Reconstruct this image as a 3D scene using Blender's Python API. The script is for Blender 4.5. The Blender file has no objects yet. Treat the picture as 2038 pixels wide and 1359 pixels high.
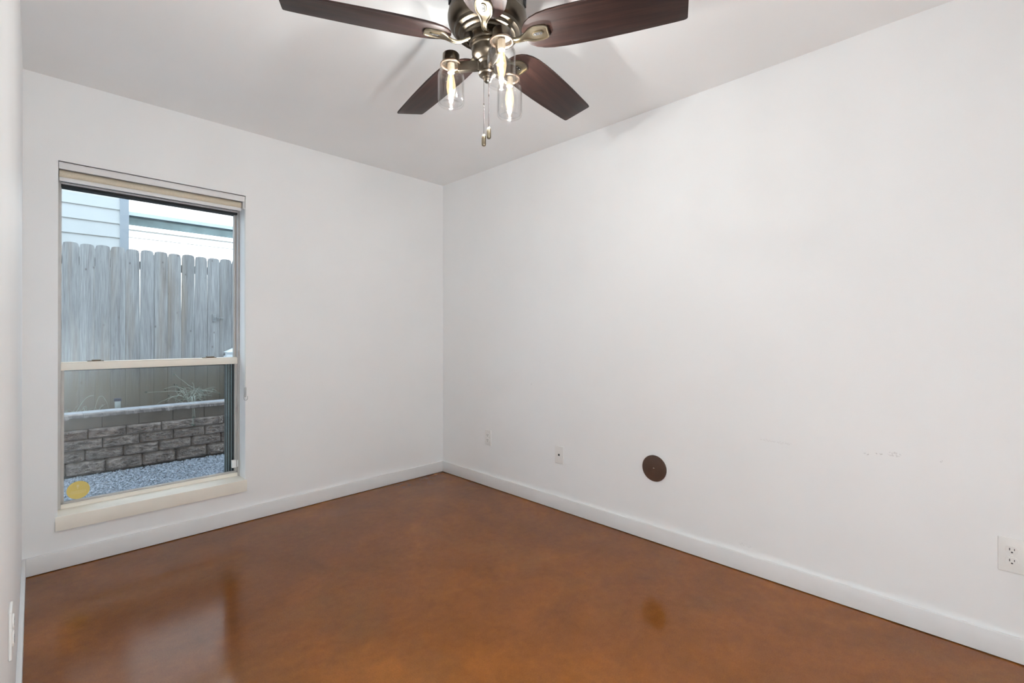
import bpy, bmesh, math, random
from mathutils import Vector, Matrix

random.seed(7)
SC = bpy.context.scene
COL = SC.collection
R = math.radians
PI = math.pi

# ------------------------------------------------------------------ camera
FX, FY, FZ = -1.3455, -2.0357, 2.1909          # ceiling fan: centre of the blade plane
cam_d = bpy.data.cameras.new('camera')
cam_d.sensor_width = 36.0
cam_d.lens = 938.13 / 2038.0 * 36.0
cam_d.shift_y = -15.4 / 2038.0
cam_d.clip_start = 0.01
cam = bpy.data.objects.new('camera', cam_d)
COL.objects.link(cam)
cam.location = (-2.4593, -3.2543, 1.1649)
cam.rotation_euler = (PI / 2 + 0.00224, 0.0, -0.79273)
SC.camera = cam

# ------------------------------------------------------------------ world, sun, fill, exposure
SC.view_settings.view_transform = 'Standard'
SC.view_settings.look = 'None'
SC.view_settings.gamma = 1.0
SC.view_settings.use_curve_mapping = False
SC.view_settings.exposure = 0.0
SC.cycles.transparent_max_bounces = 32
SC.cycles.max_bounces = 14
SC.cycles.diffuse_bounces = 8
SC.cycles.sample_clamp_indirect = 6.0

world = bpy.data.worlds.new('world')
SC.world = world
world.use_nodes = True
wb = world.node_tree.nodes['Background']
wb.inputs['Color'].default_value = (0.68, 0.84, 1.0, 1)
wb.inputs['Strength'].default_value = 4.4

sun_d = bpy.data.lights.new('sun', 'SUN')
sun_d.energy = 9.0
sun_d.angle = R(0.6)
sun_d.color = (1.0, 0.97, 0.92)
sun = bpy.data.objects.new('sun', sun_d)
COL.objects.link(sun)
sun.location = (-4, -12, 12)
sun.rotation_euler = (R(57), 0, R(22))         # from behind the house, over its roof

fill_d = bpy.data.lights.new('rear_fill', 'AREA')   # added cool fill on the closed left wall, behind the camera
fill_d.shape = 'RECTANGLE'
fill_d.size = 0.68
fill_d.size_y = 2.0
fill_d.energy = 1.0
fill_d.color = (0.82, 0.92, 1.0)
fill = bpy.data.objects.new('rear_fill', fill_d)
COL.objects.link(fill)
fill.location = (-2.49, -3.72, 1.05)
fill.rotation_euler = (R(90), 0, R(-90))        # faces +x, into the room

bounce_d = bpy.data.lights.new('bounce_fill', 'AREA')     # added fill lamp behind the camera, bounced off the rear wall
bounce_d.shape = 'DISK'
bounce_d.size = 0.5
bounce_d.energy = 78.0
bounce_d.color = (0.86, 0.97, 1.02)
bounce = bpy.data.objects.new('bounce_fill', bounce_d)
COL.objects.link(bounce)
bounce.location = (-2.22, -3.72, 0.80)
bounce.rotation_euler = (R(70), 0, R(158))                 # aims at the foot of the rear left corner

BULB_W = 12.4
BULB_COL = (0.935, 0.985, 1.02)

# ------------------------------------------------------------------ materials
def nodes_of(name):
    m = bpy.data.materials.new(name)
    m.use_nodes = True
    nt = m.node_tree
    return m, nt, nt.nodes['Principled BSDF']

def N(nt, typ, **kw):
    n = nt.nodes.new(typ)
    for k, v in kw.items():
        if k in n.inputs:
            n.inputs[k].default_value = v
        else:
            setattr(n, k, v)
    return n

def coords(nt, scale=(1, 1, 1)):
    tc = N(nt, 'ShaderNodeTexCoord')
    mp = N(nt, 'ShaderNodeMapping')
    mp.inputs['Scale'].default_value = scale
    nt.links.new(tc.outputs['Object'], mp.inputs['Vector'])
    return mp.outputs['Vector']

def noise(nt, vec, scale, detail=3.0, rough=0.5, dist=0.0):
    n = N(nt, 'ShaderNodeTexNoise', Scale=scale, Detail=detail, Roughness=rough, Distortion=dist)
    nt.links.new(vec, n.inputs['Vector'])
    return n.outputs['Fac']

def ramp(nt, fac, stops):
    r = N(nt, 'ShaderNodeValToRGB')
    el = r.color_ramp.elements
    while len(el) < len(stops):
        el.new(0.5)
    for e, (p, c) in zip(el, stops):
        e.position = p
        e.color = (c[0], c[1], c[2], 1) if hasattr(c, '__len__') else (c, c, c, 1)
    nt.links.new(fac, r.inputs['Fac'])
    return r.outputs['Color']

def mix(nt, a, b, fac, mode='MIX'):
    n = N(nt, 'ShaderNodeMix', data_type='RGBA', blend_type=mode)
    for sock, v in ((n.inputs[6], a), (n.inputs[7], b), (n.inputs[0], fac)):
        if isinstance(v, bpy.types.NodeSocket):
            nt.links.new(v, sock)
        elif hasattr(v, '__len__'):
            sock.default_value = (v[0], v[1], v[2], 1)
        else:
            sock.default_value = v
    return n.outputs[2]

def bump(nt, bs, height, strength, dist):
    b = N(nt, 'ShaderNodeBump', Strength=strength, Distance=dist)
    nt.links.new(height, b.inputs['Height'])
    nt.links.new(b.outputs['Normal'], bs.inputs['Normal'])

def plain(name, col, rough=0.5, metal=0.0, nscale=0, namp=0.06, bscale=0, bstr=0.1, bdist=0.001, spec=0.5):
    m, nt, bs = nodes_of(name)
    bs.inputs['Roughness'].default_value = rough
    bs.inputs['Metallic'].default_value = metal
    bs.inputs['Specular IOR Level'].default_value = spec
    bs.inputs['Base Color'].default_value = (*col, 1)
    if nscale:
        v = coords(nt)
        f = noise(nt, v, nscale, 4)
        lo = tuple(c * (1 - namp) for c in col)
        hi = tuple(min(1, c * (1 + namp)) for c in col)
        nt.links.new(ramp(nt, f, [(0.3, lo), (0.7, hi)]), bs.inputs['Base Color'])
    if bscale:
        v = coords(nt)
        bump(nt, bs, noise(nt, v, bscale, 3), bstr, bdist)
    return m

def wall_paint(name, col, scuffs=()):
    m, nt, bs = nodes_of(name)
    v = coords(nt)
    f = noise(nt, v, 2.2, 4)
    c = ramp(nt, f, [(0.3, tuple(x * 0.985 for x in col)), (0.7, tuple(min(1, x * 1.012) for x in col))])
    tc = N(nt, 'ShaderNodeTexCoord')
    for (cen, rad, amt) in scuffs:                 # faint rubbed marks on the paint
        sub = N(nt, 'ShaderNodeVectorMath', operation='SUBTRACT')
        nt.links.new(tc.outputs['Object'], sub.inputs[0])
        sub.inputs[1].default_value = cen
        div = N(nt, 'ShaderNodeVectorMath', operation='DIVIDE')
        nt.links.new(sub.outputs[0], div.inputs[0])
        div.inputs[1].default_value = rad
        ln = N(nt, 'ShaderNodeVectorMath', operation='LENGTH')
        nt.links.new(div.outputs[0], ln.inputs[0])
        inside = N(nt, 'ShaderNodeMath', operation='LESS_THAN')
        nt.links.new(ln.outputs['Value'], inside.inputs[0])
        inside.inputs[1].default_value = 1.0
        nz = noise(nt, tc.outputs['Object'], 160, 2)
        thr = N(nt, 'ShaderNodeMath', operation='GREATER_THAN')
        nt.links.new(nz, thr.inputs[0])
        thr.inputs[1].default_value = 0.53
        mul = N(nt, 'ShaderNodeMath', operation='MULTIPLY')
        nt.links.new(inside.outputs[0], mul.inputs[0])
        nt.links.new(thr.outputs[0], mul.inputs[1])
        mu2 = N(nt, 'ShaderNodeMath', operation='MULTIPLY')
        nt.links.new(mul.outputs[0], mu2.inputs[0])
        mu2.inputs[1].default_value = amt
        c = mix(nt, c, (0.35, 0.33, 0.33), mu2.outputs[0])
    nt.links.new(c, bs.inputs['Base Color'])
    bs.inputs['Roughness'].default_value = 0.55
    bs.inputs['Specular IOR Level'].default_value = 0.35
    b1 = noise(nt, v, 190, 3)
    bump(nt, bs, b1, 0.16, 0.0012)
    return m

WALL = (0.875, 0.878, 0.880)
M = {}
M['wall'] = wall_paint('wall_paint', WALL)
M['wall_r'] = wall_paint('wall_paint_scuffed', WALL, [
    ((0, -2.545, 0.661), (0.05, 0.035, 0.007), 0.14), ((0, -2.615, 0.659), (0.05, 0.03, 0.007), 0.16),
    ((0, -2.923, 0.6635), (0.05, 0.011, 0.004), 0.5), ((0, -2.966, 0.672), (0.05, 0.014, 0.003), 0.5),
    ((0, -3.015, 0.678), (0.05, 0.022, 0.010), 0.28), ((0, -3.157, 0.677), (0.05, 0.004, 0.004), 0.7),
    ((0, -2.44, 0.13), (0.05, 0.03, 0.01), 0.12), ((0, -1.02, 0.82), (0.05, 0.008, 0.006), 0.4)])
M['ceiling'] = wall_paint('ceiling_paint', (0.91, 0.912, 0.912))
M['trim'] = plain('trim_paint', (0.80, 0.80, 0.80), 0.38, nscale=6, namp=0.02)
M['sill'] = plain('sill_paint', (0.87, 0.815, 0.725), 0.4, nscale=7, namp=0.03)
M['vinyl'] = plain('grey_beige_aluminium', (0.50, 0.47, 0.44), 0.42, nscale=14, namp=0.06)
M['vinyl_w'] = plain('dull_aluminium_frame', (0.52, 0.50, 0.48), 0.42, nscale=14, namp=0.05)
M['plastic'] = plain('white_plastic', (0.82, 0.81, 0.79), 0.3, nscale=20, namp=0.01)
M['plastic_face'] = plain('white_plastic_face', (0.80, 0.79, 0.77), 0.28, nscale=20, namp=0.01)
M['dark'] = plain('dark_recess', (0.02, 0.018, 0.018), 0.6, nscale=30)
M['gap_shadow'] = plain('black_gap_shadow', (0.012, 0.012, 0.013), 0.7, nscale=30)  # black that stands in for shade at the window head
M['bronze_lock'] = plain('bronze_lock_metal', (0.12, 0.09, 0.06), 0.45, 0.6, nscale=60)
M['chrome'] = plain('screw_metal', (0.7, 0.66, 0.6), 0.25, 1.0, nscale=60)
M['brown'] = plain('brown_cover', (0.056, 0.029, 0.019), 0.42, nscale=25, namp=0.12)
M['fabric'] = plain('beige_blind_fabric', (0.66, 0.58, 0.46), 0.9, nscale=160, namp=0.06, bscale=900, bstr=0.2)
M['aluminium'] = plain('white_aluminium', (0.78, 0.77, 0.77), 0.35, nscale=20, namp=0.02)
M['screen_frame'] = plain('dark_screen_frame', (0.045, 0.055, 0.06), 0.5, 0.2, nscale=40)
M['spacer'] = plain('perforated_spacer', (0.42, 0.55, 0.58), 0.4, 0.4, nscale=500, namp=0.5)
M['gold'] = plain('gold_sticker', (0.62, 0.47, 0.13), 0.45, nscale=12, namp=0.05)
M['gold_print'] = plain('gold_sticker_print', (0.66, 0.55, 0.27), 0.5, nscale=12)

def floor_mat():
    m, nt, bs = nodes_of('stained_concrete')
    v = coords(nt)
    big = noise(nt, v, 0.9, 5, 0.6, 0.6)
    mid = noise(nt, v, 3.2, 6, 0.65, 0.8)
    fine = noise(nt, v, 26, 5, 0.7)
    grit = noise(nt, v, 210, 3, 0.6)
    c = ramp(nt, big, [(0.30, (0.138, 0.0465, 0.0135)), (0.50, (0.166, 0.0540, 0.0105)), (0.68, (0.238, 0.0790, 0.0120))])
    # lighter in the middle of the room, darker towards the walls, wobbled by noise
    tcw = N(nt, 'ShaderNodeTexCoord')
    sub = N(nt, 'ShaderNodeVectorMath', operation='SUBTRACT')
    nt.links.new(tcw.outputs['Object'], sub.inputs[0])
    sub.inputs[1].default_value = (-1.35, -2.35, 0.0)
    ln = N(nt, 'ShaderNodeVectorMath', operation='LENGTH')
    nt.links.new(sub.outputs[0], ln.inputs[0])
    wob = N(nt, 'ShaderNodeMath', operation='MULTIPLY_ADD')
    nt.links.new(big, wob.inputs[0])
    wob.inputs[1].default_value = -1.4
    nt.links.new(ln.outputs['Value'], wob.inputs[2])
    centre_tint = ramp(nt, wob.outputs[0], [(0.0, (1.16, 1.16, 1.06)), (1.0, (0.96, 0.95, 0.98))])
    c = mix(nt, c, centre_tint, 1.0, 'MULTIPLY')
    c2 = ramp(nt, mid, [(0.30, (0.82, 0.83, 0.84)), (0.50, (0.98, 0.98, 0.98)), (0.75, (1.18, 1.17, 1.12))])
    c = mix(nt, c, c2, 0.85, 'MULTIPLY')
    green = ramp(nt, noise(nt, v, 1.7, 4, 0.6, 0.4), [(0.54, 0.0), (0.74, 0.4)])
    c = mix(nt, c, (0.135, 0.068, 0.022), green)
    c3 = ramp(nt, fine, [(0.30, (0.88, 0.87, 0.86)), (0.70, (1.10, 1.10, 1.09))])
    c = mix(nt, c, c3, 0.8, 'MULTIPLY')
    c4 = ramp(nt, grit, [(0.35, (0.90, 0.89, 0.88)), (0.65, (1.13, 1.13, 1.13))])
    c = mix(nt, c, c4, 0.8, 'MULTIPLY')
    vo = N(nt, 'ShaderNodeTexVoronoi', Scale=5.5)
    nt.links.new(v, vo.inputs['Vector'])
    spot = ramp(nt, vo.outputs['Distance'], [(0.012, 0.6), (0.03, 0.0)])
    c = mix(nt, c, (0.09, 0.032, 0.014), spot)
    nt.links.new(c, bs.inputs['Base Color'])
    rr = ramp(nt, mid, [(0.3, 0.10), (0.7, 0.14)])
    nt.links.new(rr, bs.inputs['Roughness'])
    bs.inputs['IOR'].default_value = 1.5
    bs.inputs['Specular IOR Level'].default_value = 0.20
    return m
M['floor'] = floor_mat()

def wood_blade():
    m, nt, bs = nodes_of('walnut_blade')
    v = coords(nt, (2.0, 42, 42))
    v2 = coords(nt, (5, 190, 190))
    g = noise(nt, v, 1.0, 5, 0.62, 1.2)
    g2 = noise(nt, v2, 1.0, 3, 0.6)
    c = ramp(nt, g, [(0.25, (0.0085, 0.0044, 0.0037)), (0.45, (0.020, 0.0088, 0.0068)), (0.6, (0.031, 0.0128, 0.0095)), (0.8, (0.056, 0.0225, 0.0158))])
    c = mix(nt, c, ramp(nt, g2, [(0.3, 0.62), (0.7, 1.3)]), 0.8, 'MULTIPLY')
    nt.links.new(c, bs.inputs['Base Color'])
    bs.inputs['Roughness'].default_value = 0.46
    bs.inputs['Specular IOR Level'].default_value = 0.3
    bump(nt, bs, g2, 0.08, 0.0005)
    return m
M['blade'] = wood_blade()

def brass(name, lo, hi, rough):
    m, nt, bs = nodes_of(name)
    v = coords(nt)
    c = ramp(nt, noise(nt, v, 60, 4), [(0.3, lo), (0.7, hi)])
    nt.links.new(c, bs.inputs['Base Color'])
    bs.inputs['Metallic'].default_value = 1.0
    nt.links.new(ramp(nt, noise(nt, v, 90, 3), [(0.3, rough * 0.96), (0.7, rough * 1.04)]), bs.inputs['Roughness'])
    return m
M['brass'] = brass('antique_brass', (0.105, 0.085, 0.064), (0.118, 0.096, 0.073), 0.31)
M['brass_l'] = brass('light_antique_brass', (0.205, 0.17, 0.118), (0.228, 0.19, 0.134), 0.36)
M['lamp_socket'] = plain('lamp_socket_beige', (0.20, 0.165, 0.12), 0.6, nscale=40)
M['chain'] = brass('dark_bead_chain', (0.022, 0.019, 0.016), (0.034, 0.029, 0.024), 0.5)
M['copper'] = brass('jar_ring_copper', (0.27, 0.19, 0.14), (0.36, 0.26, 0.19), 0.3)

def glass(name, tint=(1, 1, 1), f0=0.04, rough=0.02, extra=1.0, glow=None):
    m = bpy.data.materials.new(name)
    m.use_nodes = True
    nt = m.node_tree
    nt.nodes.clear()
    out = N(nt, 'ShaderNodeOutputMaterial')
    tr = N(nt, 'ShaderNodeBsdfTransparent')
    tr.inputs['Color'].default_value = (*tint, 1)
    gl = N(nt, 'ShaderNodeBsdfGlossy')
    gl.inputs['Roughness'].default_value = rough
    lw = N(nt, 'ShaderNodeLayerWeight', Blend=0.5)
    pw = N(nt, 'ShaderNodeMath', operation='POWER')
    nt.links.new(lw.outputs['Facing'], pw.inputs[0])
    pw.inputs[1].default_value = 5.0
    mul = N(nt, 'ShaderNodeMath', operation='MULTIPLY_ADD')     # Schlick, the same from both sides
    nt.links.new(pw.outputs[0], mul.inputs[0])
    mul.inputs[1].default_value = (1.0 - f0) * extra
    mul.inputs[2].default_value = f0
    mx = N(nt, 'ShaderNodeMixShader')
    nt.links.new(mul.outputs[0], mx.inputs[0])
    nt.links.new(tr.outputs[0], mx.inputs[1])
    nt.links.new(gl.outputs[0], mx.inputs[2])
    last = mx.outputs[0]
    if glow:
        em = N(nt, 'ShaderNodeEmission')
        em.inputs['Color'].default_value = (*glow[0], 1)
        em.inputs['Strength'].default_value = glow[1]
        ad = N(nt, 'ShaderNodeAddShader')
        nt.links.new(last, ad.inputs[0])
        nt.links.new(em.outputs[0], ad.inputs[1])
        last = ad.outputs[0]
    nt.links.new(last, out.inputs['Surface'])
    return m
M['jar'] = glass('clear_jar_glass', (0.985, 0.985, 0.985), 0.045, extra=0.9)
M['bulb'] = glass('bulb_glass', (1.0, 0.97, 0.92), 0.03, extra=0.3, glow=((1.0, 0.74, 0.42), 0.55))
M['pane'] = glass('window_glass', (0.96, 0.98, 0.985), 0.015)
M['teal_glass'] = plain('neighbour_window_glass', (0.06, 0.085, 0.092), 0.06, nscale=1.6, namp=0.6)

def emit(name, col, strength):
    m = bpy.data.materials.new(name)
    m.use_nodes = True
    nt = m.node_tree
    nt.nodes.clear()
    out = N(nt, 'ShaderNodeOutputMaterial')
    em = N(nt, 'ShaderNodeEmission')
    em.inputs['Color'].default_value = (*col, 1)
    em.inputs['Strength'].default_value = strength
    nt.links.new(em.outputs[0], out.inputs['Surface'])
    return m
M['filament'] = emit('glowing_filament', (1.0, 0.80, 0.52), 22.0)

def mesh_screen():
    m = bpy.data.materials.new('insect_screen_mesh')
    m.use_nodes = True
    nt = m.node_tree
    bs = nt.nodes['Principled BSDF']
    bs.inputs['Base Color'].default_value = (0.05, 0.05, 0.048, 1)
    bs.inputs['Roughness'].default_value = 0.6
    tr = N(nt, 'ShaderNodeBsdfTransparent')
    mx = N(nt, 'ShaderNodeMixShader')
    mx.inputs[0].default_value = 0.27
    nt.links.new(tr.outputs[0], mx.inputs[1])
    nt.links.new(bs.outputs[0], mx.inputs[2])
    nt.links.new(mx.outputs[0], nt.nodes['Material Output'].inputs['Surface'])
    return m
M['screen'] = mesh_screen()

def fence_wood():
    m, nt, bs = nodes_of('weathered_fence_wood')
    oi = N(nt, 'ShaderNodeObjectInfo')
    tc = N(nt, 'ShaderNodeTexCoord')
    off = N(nt, 'ShaderNodeVectorMath', operation='SCALE')
    comb = N(nt, 'ShaderNodeCombineXYZ')
    for i in range(3):
        nt.links.new(oi.outputs['Random'], comb.inputs[i])
    nt.links.new(comb.outputs[0], off.inputs[0])
    off.inputs['Scale'].default_value = 37.0
    add = N(nt, 'ShaderNodeVectorMath', operation='ADD')
    nt.links.new(tc.outputs['Object'], add.inputs[0])
    nt.links.new(off.outputs[0], add.inputs[1])
    def sc(s):
        mp = N(nt, 'ShaderNodeMapping')
        mp.inputs['Scale'].default_value = s
        nt.links.new(add.outputs[0], mp.inputs['Vector'])
        return mp.outputs['Vector']
    g = noise(nt, sc((22, 22, 1.1)), 1.0, 5, 0.62, 0.7)
    f = noise(nt, sc((120, 120, 5)), 1.0, 3, 0.6)
    c = ramp(nt, g, [(0.25, (0.235, 0.212, 0.198)), (0.42, (0.36, 0.345, 0.335)), (0.6, (0.42, 0.408, 0.398)), (0.78, (0.54, 0.528, 0.52))])
    c = mix(nt, c, ramp(nt, f, [(0.3, 0.70), (0.7, 1.2)]), 0.85, 'MULTIPLY')
    tone = ramp(nt, oi.outputs['Random'], [(0.0, 0.82), (1.0, 1.10)])
    c = mix(nt, c, tone, 1.0, 'MULTIPLY')
    # rusty streaks along the edges and knots
    st = ramp(nt, noise(nt, sc((9, 9, 0.5)), 1.0, 3, 0.5), [(0.50, 0.0), (0.72, 0.6)])
    c = mix(nt, c, (0.34, 0.25, 0.175), st)
    vo = N(nt, 'ShaderNodeTexVoronoi', Scale=1.0)
    nt.links.new(sc((11, 0.01, 7)), vo.inputs['Vector'])
    kn = ramp(nt, vo.outputs['Distance'], [(0.03, 0.85), (0.06, 0.35), (0.14, 0.0)])
    c = mix(nt, c, (0.16, 0.13, 0.115), kn)
    # damp, mossy foot of the boards
    sx = N(nt, 'ShaderNodeSeparateXYZ')
    nt.links.new(tc.outputs['Object'], sx.inputs[0])
    ht = N(nt, 'ShaderNodeMath', operation='MULTIPLY_ADD')
    nt.links.new(g, ht.inputs[0])
    ht.inputs[1].default_value = -0.5
    nt.links.new(sx.outputs['Z'], ht.inputs[2])
    moss = ramp(nt, ht.outputs[0], [(0.0, 0.65), (0.30, 0.0)])
    c = mix(nt, c, (0.30, 0.235, 0.15), moss)
    nt.links.new(c, bs.inputs['Base Color'])
    bs.inputs['Roughness'].default_value = 0.85
    bump(nt, bs, f, 0.35, 0.002)
    return m
M['fence'] = fence_wood()
M['siding'] = plain('pale_lap_siding', (0.57, 0.57, 0.555), 0.6, nscale=3, namp=0.03)
M['corner_board'] = plain('grey_blue_corner_board', (0.36, 0.385, 0.415), 0.6, nscale=4, namp=0.03)
M['white_siding'] = plain('white_siding', (0.86, 0.86, 0.85), 0.6, nscale=3, namp=0.02)
M['blue_frame'] = plain('pale_blue_window_frame', (0.16, 0.21, 0.25), 0.5, nscale=4)
M['gravel'] = plain('grey_gravel', (0.50, 0.53, 0.58), 0.75, nscale=55, namp=0.5)
M['gravel_bed'] = plain('gravel_bed', (0.30, 0.32, 0.35), 0.9, nscale=70, namp=0.5, bscale=60, bstr=0.6, bdist=0.01)
M['soil'] = plain('dark_soil', (0.085, 0.07, 0.05), 0.95, nscale=18, namp=0.4, bscale=30, bstr=0.6, bdist=0.02)
M['block'] = plain('split_face_block', (0.42, 0.34, 0.295), 0.9, nscale=14, namp=0.4, bscale=90, bstr=0.9, bdist=0.008)
M['block_smooth'] = plain('smooth_block', (0.255, 0.205, 0.165), 0.9, nscale=8, namp=0.18, bscale=120, bstr=0.3, bdist=0.002)
M['cap'] = plain('pale_cap_stone', (0.60, 0.60, 0.62), 0.85, nscale=16, namp=0.2, bscale=80, bstr=0.4, bdist=0.003)
M['cap_face'] = plain('cap_stone_broken_face', (0.47, 0.40, 0.365), 0.9, nscale=22, namp=0.3, bscale=90, bstr=0.7, bdist=0.005)
M['weed'] = plain('dry_weed', (0.62, 0.65, 0.56), 0.8, nscale=20, namp=0.3)
M['weed_leaf'] = plain('dry_weed_leaf', (0.12, 0.15, 0.11), 0.8, nscale=20, namp=0.3)
M['stake_cap'] = plain('stake_cap_plastic', (0.10, 0.10, 0.14), 0.4, nscale=20)
M['stake_lens'] = plain('frosted_lens', (0.85, 0.92, 0.88), 0.35, nscale=12)
M['ubox'] = plain('white_box_paint', (0.80, 0.82, 0.83), 0.5, nscale=8, namp=0.03)
M['latch'] = plain('galvanised_latch', (0.42, 0.42, 0.42), 0.4, 0.7, nscale=50)

# ------------------------------------------------------------------ mesh helpers
def bm_new():
    return bmesh.new()

def box(bm, lo, hi, bev=0.0, seg=2, mi=0):
    x0, y0, z0 = lo
    x1, y1, z1 = hi
    vs = [bm.verts.new(p) for p in ((x0, y0, z0), (x1, y0, z0), (x1, y1, z0), (x0, y1, z0),
                                    (x0, y0, z1), (x1, y0, z1), (x1, y1, z1), (x0, y1, z1))]
    fs = [bm.faces.new([vs[i] for i in q]) for q in
          ((0, 3, 2, 1), (4, 5, 6, 7), (0, 1, 5, 4), (1, 2, 6, 5), (2, 3, 7, 6), (3, 0, 4, 7))]
    for f in fs:
        f.material_index = mi
    if bev:
        es = {e for f in fs for e in f.edges}
        r = bmesh.ops.bevel(bm, geom=list(es), offset=bev, segments=seg, profile=0.6, affect='EDGES')
        for f in r['faces']:
            f.material_index = mi
    return vs

def lathe(bm, prof, seg=40, origin=(0, 0, 0), closed=False, mi=0, axis='Z'):
    ox, oy, oz = origin
    rings = []
    for (r, z) in prof:
        if r <= 1e-6:
            p = (ox, oy, oz + z) if axis == 'Z' else (ox + z, oy, oz)
            rings.append([bm.verts.new(p)])
        else:
            ring = []
            for k in range(seg):
                a = 2 * PI * k / seg
                if axis == 'Z':
                    ring.append(bm.verts.new((ox + r * math.cos(a), oy + r * math.sin(a), oz + z)))
                else:
                    ring.append(bm.verts.new((ox + z, oy + r * math.cos(a), oz + r * math.sin(a))))
            rings.append(ring)
    pairs = list(zip(rings[:-1], rings[1:]))
    if closed:
        pairs.append((rings[-1], rings[0]))
    for a, b in pairs:
        for k in range(seg):
            j = (k + 1) % seg
            if len(a) == 1 and len(b) == 1:
                continue
            if len(a) == 1:
                f = bm.faces.new((a[0], b[k], b[j]))
            elif len(b) == 1:
                f = bm.faces.new((a[k], b[0], a[j]))
            else:
                f = bm.faces.new((a[k], b[k], b[j], a[j]))
            f.material_index = mi

def tube(bm, pts, rad, seg=6, mi=0, cap=True):
    pts = [Vector(p) for p in pts]
    rings = []
    up = Vector((0.13, 0.37, 0.92))
    for i, p in enumerate(pts):
        t = (pts[min(i + 1, len(pts) - 1)] - pts[max(i - 1, 0)]).normalized()
        a = t.cross(up)
        if a.length < 1e-4:
            a = t.cross(Vector((1, 0, 0)))
        a.normalize()
        b = t.cross(a)
        r = rad[i] if hasattr(rad, '__len__') else rad
        rings.append([bm.verts.new(p + a * (r * math.cos(2 * PI * k / seg)) + b * (r * math.sin(2 * PI * k / seg)))
                      for k in range(seg)])
    for a, b in zip(rings[:-1], rings[1:]):
        for k in range(seg):
            j = (k + 1) % seg
            bm.faces.new((a[k], a[j], b[j], b[k])).material_index = mi
    if cap:
        bm.faces.new(list(reversed(rings[0]))).material_index = mi
        bm.faces.new(rings[-1]).material_index = mi

def prism(bm, outline, z0, z1, mi=0):
    lo = [bm.verts.new((x, y, z0)) for x, y in outline]
    hi = [bm.verts.new((x, y, z1)) for x, y in outline]
    n = len(outline)
    bm.faces.new(list(reversed(lo))).material_index = mi
    bm.faces.new(hi).material_index = mi
    for k in range(n):
        j = (k + 1) % n
        bm.faces.new((lo[k], lo[j], hi[j], hi[k])).material_index = mi

def obj(name, bm, mats, parent=None, smooth=None, loc=None):
    bmesh.ops.recalc_face_normals(bm, faces=bm.faces[:])
    me = bpy.data.meshes.new(name)
    bm.to_mesh(me)
    bm.free()
    for m in (mats if isinstance(mats, (list, tuple)) else [mats]):
        me.materials.append(m)
    o = bpy.data.objects.new(name, me)
    COL.objects.link(o)
    if parent is not None:
        o.parent = parent
    if loc is not None:
        o.location = loc
    if smooth is not None:
        for p in me.polygons:
            p.use_smooth = True
        if smooth < 3.0:
            me.set_sharp_from_angle(angle=smooth)
    return o

def tag(o, label, cat, group=None):
    o['label'] = label
    o['category'] = cat
    if group:
        o['group'] = group
    return o

def thing(name, label, cat, loc=(0, 0, 0), rotz=0.0, group=None):
    o = bpy.data.objects.new(name, None)
    o.empty_display_size = 0.05
    COL.objects.link(o)
    o.location = loc
    o.rotation_euler = (0, 0, rotz)
    return tag(o, label, cat, group)

def struct(o):
    o['kind'] = 'structure'
    return o

def sbox(name, mat, *boxes):
    bm = bm_new()
    for lo, hi in boxes:
        box(bm, lo, hi)
    return struct(obj(name, bm, mat))

# ------------------------------------------------------------------ room shell
H = 2.44
XL = -2.4976            # left wall surface
YB = -4.08              # back wall surface
WX0, WX1, WZ0, WZ1 = -2.3745, -1.530, 0.262, 2.034      # window opening
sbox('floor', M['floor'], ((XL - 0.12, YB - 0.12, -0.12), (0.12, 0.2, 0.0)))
sbox('ceiling', M['ceiling'], ((XL - 0.12, YB - 0.12, H), (0.12, 0.0, H + 0.2)))
sbox('wall_window', M['wall'],
     ((XL - 0.12, 0.0, 0.0), (WX0, 0.12, H + 0.2)), ((WX1, 0.0, 0.0), (0.0, 0.12, H + 0.2)),
     ((WX0, 0.0, 0.0), (WX1, 0.12, WZ0)), ((WX0, 0.0, WZ1), (WX1, 0.12, H + 0.2)))
sbox('wall_right', M['wall_r'], ((0.0, YB - 0.12, 0.0), (0.12, 0.12, H + 0.2)))
sbox('wall_left', M['wall'], ((XL - 0.12, YB - 0.12, 0.0), (XL, 0.0, H + 0.2)))
sbox('wall_back', M['wall'], ((XL, YB - 0.12, 0.0), (0.0, YB, H)))
# outside skin of the house, with an unseen upper storey added to block the sun
EX0, EX1, EZ0, EZ1 = -2.46, -1.49, 0.235, 2.05
sbox('wall_exterior', M['siding'],
     ((-14, 0.12, -0.4), (EX0, 0.22, 6.0)), ((EX1, 0.12, -0.4), (12, 0.22, 6.0)),
     ((EX0, 0.12, -0.4), (EX1, 0.22, EZ0)), ((EX0, 0.12, EZ1), (EX1, 0.22, 6.0)))
sbox('sky_blocker', M['trim'], ((-14, 0.22, 2.62), (12, 1.15, 2.72)))  # added out of view to keep high sky light out of the room

def baseboard(name, lo, hi):
    bm = bm_new()
    box(bm, lo, hi, 0.003, 2)
    return struct(obj(name, bm, M['trim'], smooth=R(40)))
T = 0.014
baseboard('baseboard_window', (XL, -T, 0.003), (0.0, 0.0, 0.09))
baseboard('baseboard_right', (-T, YB, 0.003), (0.0, -T, 0.09))
baseboard('baseboard_left', (XL, YB, 0.003), (XL + T, -T, 0.09))

# ------------------------------------------------------------------ window
win = struct(bpy.data.objects.new('window_1', None))
COL.objects.link(win)
win['label'] = 'single hung almond window with lower sash and screen, left of the corner'
win.location = (0, 0, 0)

def part(name, mat, boxes, parent=win, bev=0.002, smooth=R(40)):
    bm = bm_new()
    for lo, hi in boxes:
        box(bm, lo, hi, bev)
    return obj(name, bm, mat, parent, smooth)

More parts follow.
